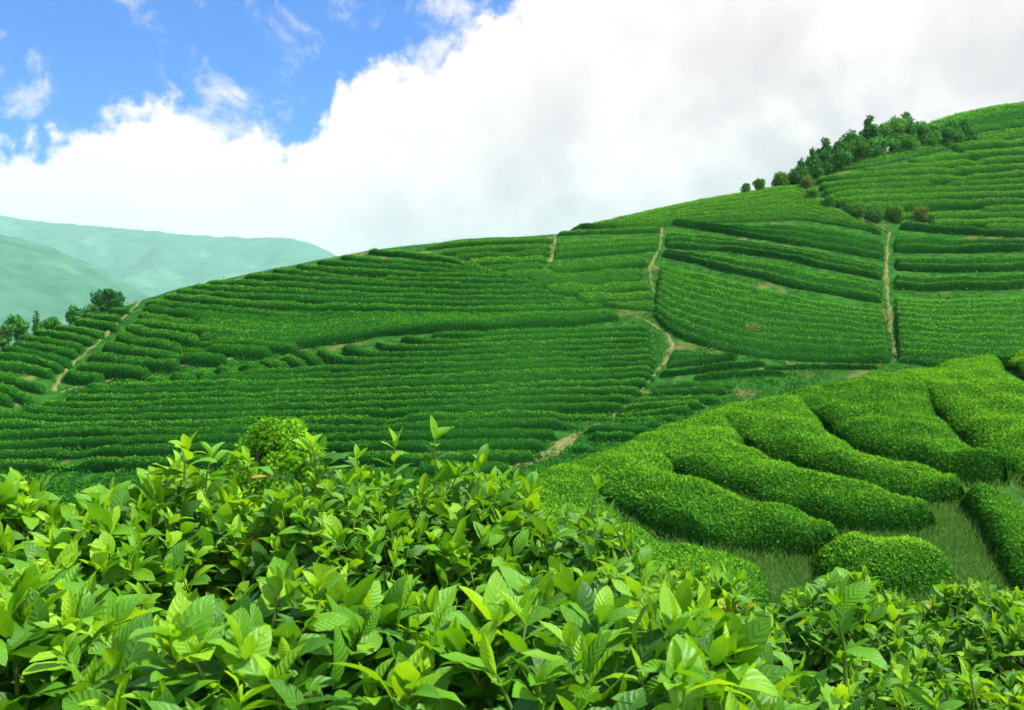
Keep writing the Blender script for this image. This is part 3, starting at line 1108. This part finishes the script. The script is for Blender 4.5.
GR = "trees on the upper right ridge"
for (u, vt, vb, w, kind, lab, mat, tone) in [
    (801, 158, 182, 13, "conifer", "small dark pointed tree at the lower left end of the ridge trees", None, .35),
    (812, 147, 178, 15, "conifer", "slim dark pointed tree, second from the lower end of the ridge trees", None, .38),
    (825, 137, 173, 19, "conifer", "taller dark pointed tree, third from the lower end of the ridge trees", None, .36),
    (839, 140, 169, 21, "broad", "rounded dark tree before the first dip in the ridge tree line", None, .45),
    (851, 128, 163, 20, "broad", "dark crown rising left of the tallest pointed ridge tree", None, .4),
    (854, 137, 164, 26, "broad", "light green rounded tree in front of the darker ridge trees", M_SHRUB, .3),
    (870, 115, 158, 21, "conifer", "broad dark pointed tree standing tallest at the ridge centre", None, .3),
    (884, 121, 154, 17, "broad", "thin feathery tree just right of the tallest pointed ridge tree", None, .62),
    (895, 114, 151, 22, "broad", "pale feathery tall tree at the ridge centre", None, .72),
    (906, 112, 148, 20, "conifer", "dense tall pointed tree right of the pale feathery tree", None, .5),
    (917, 121, 146, 20, "broad", "rounded tree where the ridge trees meet the topmost hill", None, .5),
    (929, 127, 147, 20, "broad", "low bushy tree, left of the low trees against the topmost hill", None, .52),
    (941, 124, 145, 18, "broad", "low bushy tree, middle of the low trees against the topmost hill", None, .48),
    (953, 121, 142, 16, "conifer", "short dark pointed tree beside the last of the ridge trees", None, .42),
    (965, 118, 140, 16, "conifer", "last dark tree at the right end of the ridge tree line", None, .34),
    (877, 138, 158, 24, "broad", "low wide bush tree below the tallest pointed ridge tree", None, .55),
    (900, 136, 153, 24, "broad", "low wide bush tree below the pale feathery tree", None, .55),
]:
    tree_at(u, vt + 3, vb, w, lab, kind, group=GR, mat=mat, tone=tone, size=.34)
for (u, vt, vb, w, lab, mat) in [
    (746, 183, 190, 10, "small round green shrub alone on the skyline, leftmost of the ridge shrubs", M_SHRUB),
    (760, 178.5, 188, 12, "round green shrub on the skyline, second from the left of the ridge shrubs", M_SHRUB),
    (783, 172.5, 184, 17, "wide round shrub on the skyline below the pointed trees", M_SHRUB),
    (797, 168, 182, 19, "bright round shrub at the foot of the first pointed tree", M_SHRUB),
    (807, 174, 188, 13, "yellowish shrub at the top of the diagonal track", M_TAN),
    (813, 186, 199, 11, "pale round shrub halfway down beside the diagonal track", M_SHRUB),
    (829, 194, 208, 14, "dark shrub right of the bare earth on the diagonal track", M_TREE),
    (857, 202, 216, 15, "green shrub at the lower part of the diagonal track", M_SHRUB),
    (875, 206, 220, 18, "dark spreading shrub left of the pale one at the hedge corner", M_TREE),
    (896, 203, 220, 15, "pale olive shrub at the hedge corner above the straight path", M_SHRUB),
    (921, 204, 221, 14, "browning yellow shrub at the left end of the upper rows", M_TAN),
]:
    tree_at(u, vt, vb, w, lab, "shrub", group="shrubs along the diagonal track", mat=mat, size=.22, cat="shrub", tone=.5)
for (u, vt, vb, w, kind, bk, lab, tone) in [
    (108, 287, 309, 26, "broad", 3, "dark rounded tree standing out on the left skyline", .12),
    (74, 308, 324, 14, "broad", 2, "small bushy tree left of the dark rounded skyline tree", .5),
    (90, 306, 319, 15, "broad", 3, "low leafy tree touching the dark rounded skyline tree", .5),
    (37, 312, 334, 8, "conifer", 2, "slim pointed young tree on the far left skyline", .55),
    (17, 315, 345, 18, "broad", 2, "leafy tree at the far left edge of the spur", .5),
    (2, 323, 352, 17, "broad", 2, "leafy tree cut off by the left edge of the photo", .4),
    (53, 320, 332, 16, "broad", 1, "low airy bush on the left skyline between small trees", .6),
]:
    tree_at(u, vt, vb, w, lab, kind, back=bk, group="trees on the left skyline", tone=tone, size=.26)
tree_at(752, 325, 335, 15, "low pale olive shrub poking out of the widest dark tea bed", "shrub", mat=M_TAN, size=.2, cat="shrub", tone=.8)
# round bright bush rising behind the foreground leaves
by = 9.0
bx_ = (276 - U0) / F * by
bz = float(ground_z(np.array(bx_), np.array(by)))
o = empty("rounded_bush", (bx_, by, bz))
thing(o, "round bright green bush rising behind the front tea leaves, against the striped field", "bush")
rb = np.random.default_rng(3)
cs, rs = [], []
zt = CZ + (V0 - 409) / F * by - bz
for k in range(44):
    a, q = rb.uniform(0, 6.28), rb.random() ** .5
    rr_ = q * .36
    cs.append(np.array([math.cos(a) * rr_, math.sin(a) * rr_, zt - .12 - .42 * q ** 2.2 - rb.uniform(0, .07)]))
    rs.append(rb.uniform(.08, .13))
for k in range(18):
    a = rb.uniform(0, 6.28)
    cs.append(np.array([math.cos(a) * .3, math.sin(a) * .3, zt - rb.uniform(.4, 1.1)]))
    rs.append(.15)
V, Q, T = crown_cards(cs, rs, 26000, .034, .85, rb, .9)
mk("crown", V, Q, M_NEAR, o, tone=T)
tb = Bag()
for k in range(6):
    a = rb.uniform(0, 6.28)
    tb.add(*tube([(0, 0, -.1), (math.cos(a) * .1, math.sin(a) * .1, zt * .5), (math.cos(a) * .25, math.sin(a) * .25, zt - .35)], [.03, .022, .008], 6))
tb.build("stem", M_BARK, o)


# ------------------------------------------------------------------ foreground tea bushes
def leaf_template(bend, fold, ripple, wid, twist, seed, na=9, nb=5):
    r = np.random.default_rng(seed)
    a = np.linspace(0, 1, na)
    w = wid * .5 * np.sin(math.pi * np.clip(a, 0, 1) ** .88) ** .72 * (1 - .22 * a ** 5)
    w[0] = .012
    w[-1] = .004
    ang = .25 - bend * (a ** 1.3)
    ds = 1 / (na - 1)
    x = np.r_[0, np.cumsum(np.cos(ang[:-1]) * ds)]
    z = np.r_[0, np.cumsum(np.sin(ang[:-1]) * ds)]
    b = np.linspace(-1, 1, nb)
    Vx = np.repeat(x[:, None], nb, 1)
    ph = r.uniform(0, 6.28)
    f = fold * np.abs(b)[None] * (1 - .3 * np.abs(b)[None])
    rip = ripple * (np.abs(b)[None] ** 2) * np.sin(a[:, None] * 17 + ph + 1.6 * (b[None] > 0))
    tw = twist * a[:, None]
    yy = b[None] * w[:, None]
    zz = f * w[:, None] + rip * w[:, None]
    y2 = yy * np.cos(tw) - zz * np.sin(tw)
    z2 = yy * np.sin(tw) + zz * np.cos(tw)
    nx, nz = -np.sin(ang), np.cos(ang)
    X = Vx + nx[:, None] * z2
    Z = z[:, None] + nz[:, None] * z2
    V = np.stack([X, y2, Z], -1).reshape(-1, 3)
    uv = np.stack([np.repeat(a[:, None], nb, 1), np.repeat(b[None], na, 0)], -1).reshape(-1, 2)
    return V, grid_q(na, nb), uv


TPL = []
for i in range(14):
    r_ = np.random.default_rng(100 + i)
    TPL.append(leaf_template(r_.uniform(.15, 1.25), r_.uniform(.08, .40), r_.uniform(.03, .14), r_.uniform(.42, .53), r_.normal(0, .25), i))
YTPL = []
for i in range(6):
    r_ = np.random.default_rng(300 + i)
    YTPL.append(leaf_template(r_.uniform(-.2, .5), r_.uniform(.6, 1.2), r_.uniform(.02, .08), r_.uniform(.30, .42), r_.normal(0, .3), 60 + i))


def lay_leaves(bag, pos, dirv, nrm, length, tone, tpls, r):
    """place leaf blades: x along dirv, z near nrm"""
    X = unit(dirv)
    Yv = unit(np.cross(nrm, X))
    Z = np.cross(X, Yv)
    Rm = np.stack([X, Yv, Z], -1)
    pick = r.integers(0, len(tpls), len(pos))
    for k, (V, Q, uv) in enumerate(tpls):
        s = np.nonzero(pick == k)[0]
        if not len(s):
            continue
        W = np.einsum('mij,nj->mni', Rm[s], V) * length[s][:, None, None] + pos[s][:, None]
        n = len(V)
        QQ = (Q[None] + (np.arange(len(s)) * n)[:, None, None]).reshape(-1, 4)
        bag.add(W.reshape(-1, 3), QQ, np.repeat(tone[s], n), np.tile(uv, (len(s), 1)))


def shoot(r, base, up, hgt, L, nl, young, leaves, tips, stems, rad=.0022, sick=.008):
    """one upright tea shoot: stem, spiral of leaves, a bud with two bright young leaves"""
    side = unit(r.normal(0, 1, 3) * np.array([1, 1, .2]))
    top = base + up * hgt + side * hgt * .12
    mid = base + up * hgt * .5 + side * hgt * .02
    stems.add(*tube([base, mid, top], [rad * 1.5, rad * 1.2, rad * .7], 5))
    a0 = r.uniform(0, 6.28)
    P, D, N, LL, T = [], [], [], [], []
    ref = unit(np.cross(up, [0.3, 1, .1]))
    ref2 = np.cross(up, ref)
    for k in range(nl):
        f = k / max(nl - 1, 1)                       # 0 low .. 1 high
        a = a0 + k * 2.4 + r.normal(0, .25)
        out = ref * math.cos(a) + ref2 * math.sin(a)
        incl = (1.45 - .40 * f) + r.normal(0, .34)    # angle from the stem
        d = up * math.cos(incl) + out * math.sin(incl)
        n = up * math.sin(incl) - out * math.cos(incl)
        n = n + r.normal(0, .25, 3)
        p = base + (top - base) * (.25 + .73 * f)
        P.append(p); D.append(d); N.append(n)
        LL.append(L * r.uniform(.6, 1.3) * (1 - .15 * f))
        T.append(np.clip(.24 + .40 * f * young + r.normal(0, .16), 0, 1))
    T = np.where(r.random(len(T)) < sick, 1.4 + r.normal(0, .15, len(T)), T)
    lay_leaves(leaves, np.array(P), np.array(D), np.array(N), np.array(LL), T, TPL, r)
    P, D, N, LL, T = [], [], [], [], []
    for k, (inc, ln, tn) in enumerate([(.95, .72, .72), (.6, .6, .85), (.15, .30, 1.0)]):
        a = a0 + 1 + k * 2.5 + r.normal(0, .2)
        out = ref * math.cos(a) + ref2 * math.sin(a)
        inc = inc + r.normal(0, .12)
        d = up * math.cos(inc) + out * math.sin(inc)
        n = -out * math.cos(inc) + up * math.sin(inc) + r.normal(0, .15, 3)
        P.append(top + up * .002 * k); D.append(d); N.append(n)
        LL.append(L * ln * r.uniform(.8, 1.2))
        T.append(np.clip(tn * (.45 + .55 * young) + r.normal(0, .08), 0, 1))
    lay_leaves(tips, np.array(P), np.array(D), np.array(N), np.array(LL), np.array(T), YTPL + TPL[:3], r)


def tea_plant(cx, cy, rx, ry, ztop, L, dens, hgt, young, label, seed, power=3.0, drop=.30, extra=(), up_bias=.8, deep=1.0, sick=.008):
    """a tea bush: stems from the ground, a clipped canopy of shoots"""
    r = np.random.default_rng(seed)
    gz = 0.0
    zt = CZ + ztop
    o = empty("tea_bush", (cx, cy, gz))
    thing(o, label, "tea bush", "front tea bushes")
    loc = np.array([cx, cy, gz])
    leaves, tips, stems = Bag(), Bag(), Bag()

    def surf(x, y):
        q = ((x - cx) / rx) ** 2 + ((y - cy) / ry) ** 2
        return zt - drop * np.clip(q, 0, 2.2) ** (power / 2)

    n = int(dens * math.pi * rx * ry * 1.25)
    pts = []
    while len(pts) < n:
        a, q = r.uniform(0, 6.28), math.sqrt(r.random()) * 1.12
        x, y = cx + rx * q * math.cos(a), cy + ry * q * math.sin(a)
        pts.append((x, y))
    for x, y in pts:
        z = float(surf(x, y)) + .035 * float(vnoise(np.array([x, y, 0.]), 5., 41)) + r.normal(0, .012)
        g = np.array([(x - cx) / rx, (y - cy) / ry])
        qq = np.hypot(*g)
        tilt = .55 * qq ** 3
        up = unit(np.array([g[0] * tilt + r.normal(0, .26), g[1] * tilt + r.normal(0, .26), up_bias]))
        hh = hgt * r.uniform(.65, 1.25)
        if z < .12:
            continue
        shoot(r, np.array([x, y, z]) - up * hh * .75 - loc, up, hh, L * r.uniform(.8, 1.2), int(r.integers(4, 8)), young * r.uniform(.45, 1.25), leaves, tips, stems, sick=sick)
    # older leaves under the plucking table
    m = int(n * 7 * deep)
    a, q = r.uniform(0, 6.28, m), np.sqrt(r.random(m)) * 1.08
    x, y = cx + rx * q * np.cos(a), cy + ry * q * np.sin(a)
    z = surf(x, y) - hgt * .12 - r.random(m) ** 1.5 * .24
    k = z > .08
    x, y, z = x[k], y[k], z[k]
    m = len(x)
    d = unit(np.c_[(x - cx) / rx, (y - cy) / ry, np.full(m, .25)] * .5 + r.normal(0, .6, (m, 3)))
    nn = np.c_[r.normal(0, .45, m), r.normal(0, .45, m) - .15, np.ones(m)]
    lay_leaves(leaves, np.c_[x, y, z] - loc, d, nn, L * r.uniform(.8, 1.25, m), np.clip(r.normal(.24, .16, m), 0, 1), TPL, r)
    for (x, y, z, hh, Ls, nl, yg, lean) in extra:
        up = unit(np.array([lean[0], lean[1], 1.]))
        shoot(r, np.array([x, y, z]) - loc, up, hh, Ls, nl, yg, leaves, tips, stems, rad=.0022)
    bag = Bag()
    nst = 9
    for k in range(nst):
        a = 2.4 * k
        e = np.array([math.cos(a) * rx * .75 * r.uniform(.3, 1), math.sin(a) * ry * .75 * r.uniform(.3, 1), 0])
        e[2] = float(surf(cx + e[0], cy + e[1])) - .14
        mid = e * np.array([.35, .35, .5]) + np.append(r.normal(0, .03, 2), 0)
        if e[2] > .15:
            bag.add(*tube([np.array([e[0] * .06, e[1] * .06, -.05]), mid, e], [.014, .010, .005], 6))
            for j in range(5):
                t_ = r.uniform(.5, 1)
                p0 = mid * (1 - t_) + e * t_
                p1 = p0 + np.array([r.normal(0, .09), r.normal(0, .09), r.uniform(.03, .12)])
                bag.add(*tube([p0, (p0 + p1) / 2 + r.normal(0, .008, 3), p1], [.005, .004, .0025], 5))
    bag.build("trunk", M_BARK, o, smooth=True)
    leaves.build("foliage", M_TEA, o, smooth=True)
    nv = tips.n
    k0 = sum(len(q) for q in tips.Q)
    SV, SQ = np.vstack(stems.V), np.vstack(stems.Q)
    tips.add(SV, SQ, np.full(len(SV), .5), np.zeros((len(SV), 2)))
    yl = tips.build("young_leaves", [M_TEA, M_STEM], o, smooth=True)
    mi = np.zeros(len(yl.data.polygons), np.int32)
    mi[k0:] = 1
    yl.data.polygons.foreach_set("material_index", mi)
    return o


def px(u, v, Y):
    return ((u - U0) / F * Y, Y, CZ + (V0 - v) / F * Y)


def tall(u, vtop, Y, h, L, nl=5, young=.8, lean=(0, 0)):
    x, y, z = px(u, vtop, Y)
    return (x - lean[0] * h, y - lean[1] * h, z - h - L * .3, h, L, nl, young, lean)


tea_plant(-.74, 1.26, .34, .46, -.335, .074, 330, .075, .95, "large-leaved tea bush in the front row, at the lower left corner", 1)
tea_plant(-.27, 1.25, .32, .46, -.335, .075, 330, .075, .95, "large-leaved tea bush in the front row, below the round bush", 2)
tea_plant(.10, 1.25, .29, .45, -.345, .073, 340, .075, 1.0, "large-leaved tea bush in the front row, with bright tips at lower centre", 3)
tea_plant(.33, 1.38, .22, .34, -.455, .064, 340, .07, 1.0, "tea bush at the right end of the front row, one big upright leaf", 4,
          extra=[tall(846, 590, 1.33, .10, .085, 5, .45)])
tea_plant(-1.35, 2.35, .36, .55, -.345, .078, 240, .08, 1.0, "tea bush in the second row, cut by the left edge", 5)
tea_plant(-.86, 2.40, .32, .52, -.358, .076, 260, .08, 1.0, "tea bush in the second row with a tall shoot left of the round bush", 6,
          extra=[tall(184, 440, 2.3, .07, .08, 6, 1.0), tall(208, 449, 2.35, .07, .075, 5, .5, (.1, 0))])
tea_plant(-.42, 2.45, .30, .48, -.362, .066, 320, .10, .8, "tea bush in the second row, directly before the round bush", 7,
          extra=[tall(316, 437, 2.4, .08, .08, 7, .8), tall(326, 444, 2.45, .08, .065, 6, .6), tall(250, 452, 2.4, .06, .07, 5, .9)])
tea_plant(-.08, 2.55, .26, .48, -.352, .064, 330, .11, .7, "tea bush in the second row with the tallest upright shoots at centre", 8,
          extra=[tall(392, 438, 2.5, .15, .075, 8, .8), tall(436, 434, 2.5, .13, .09, 7, .4), tall(476, 458, 2.5, .12, .065, 6, .7),
                 tall(362, 452, 2.5, .12, .06, 6, .7)])
tea_plant(.17, 2.3, .20, .45, -.41, .060, 310, .10, .6, "narrow tea bush with drooping dark shoots, below the near slope's left end", 9,
          extra=[tall(590, 482, 2.4, .13, .06, 8, .5), tall(612, 522, 2.3, .11, .055, 7, .5)])
tea_plant(.42, 2.35, .24, .42, -.535, .055, 340, .08, .8, "small-leaved tea bush left of the domed bush, some leaves yellowed", 10, sick=.05)
tea_plant(.80, 2.40, .27, .48, -.605, .052, 380, .07, .85, "small-leaved tea bush right of the big upright leaf", 11)
tea_plant(1.22, 2.45, .28, .50, -.635, .050, 380, .07, .95, "small-leaved tea bush under the grassy gap of the near slope", 12)
tea_plant(1.62, 2.50, .28, .50, -.65, .050, 360, .07, .95, "small-leaved tea bush cut by the right edge, far one", 13)
tea_plant(.70, 1.75, .25, .34, -.62, .052, 340, .075, .8, "small-leaved tea bush near the bottom edge, right of the front row", 14)
tea_plant(1.08, 1.80, .28, .36, -.64, .052, 340, .075, .8, "small-leaved tea bush filling the lower right corner", 15)

# ------------------------------------------------------------------ haze
hv = np.array([(x, y, z) for x in (-7200, 7200) for y in (-160, 7900) for z in (-14.5, 950)], float)
hq = np.array([(0, 1, 3, 2), (4, 6, 7, 5), (0, 4, 5, 1), (2, 3, 7, 6), (0, 2, 6, 4), (1, 5, 7, 3)])
mh, th_, oh = mat_new("valley haze")
pv = th_.n('ShaderNodeVolumePrincipled')
pv.inputs['Color'].default_value = (.58, .92, .86, 1)
pv.inputs['Density'].default_value = .00009
pv.inputs['Anisotropy'].default_value = .1
th_.put(oh.inputs['Volume'], pv.outputs[0])
hz = mk("haze", hv, hq, mh, kind='stuff')
hz.display_type = 'WIRE'
hz["label"] = "pale green haze fading the distant mountains"
hz["category"] = "haze"
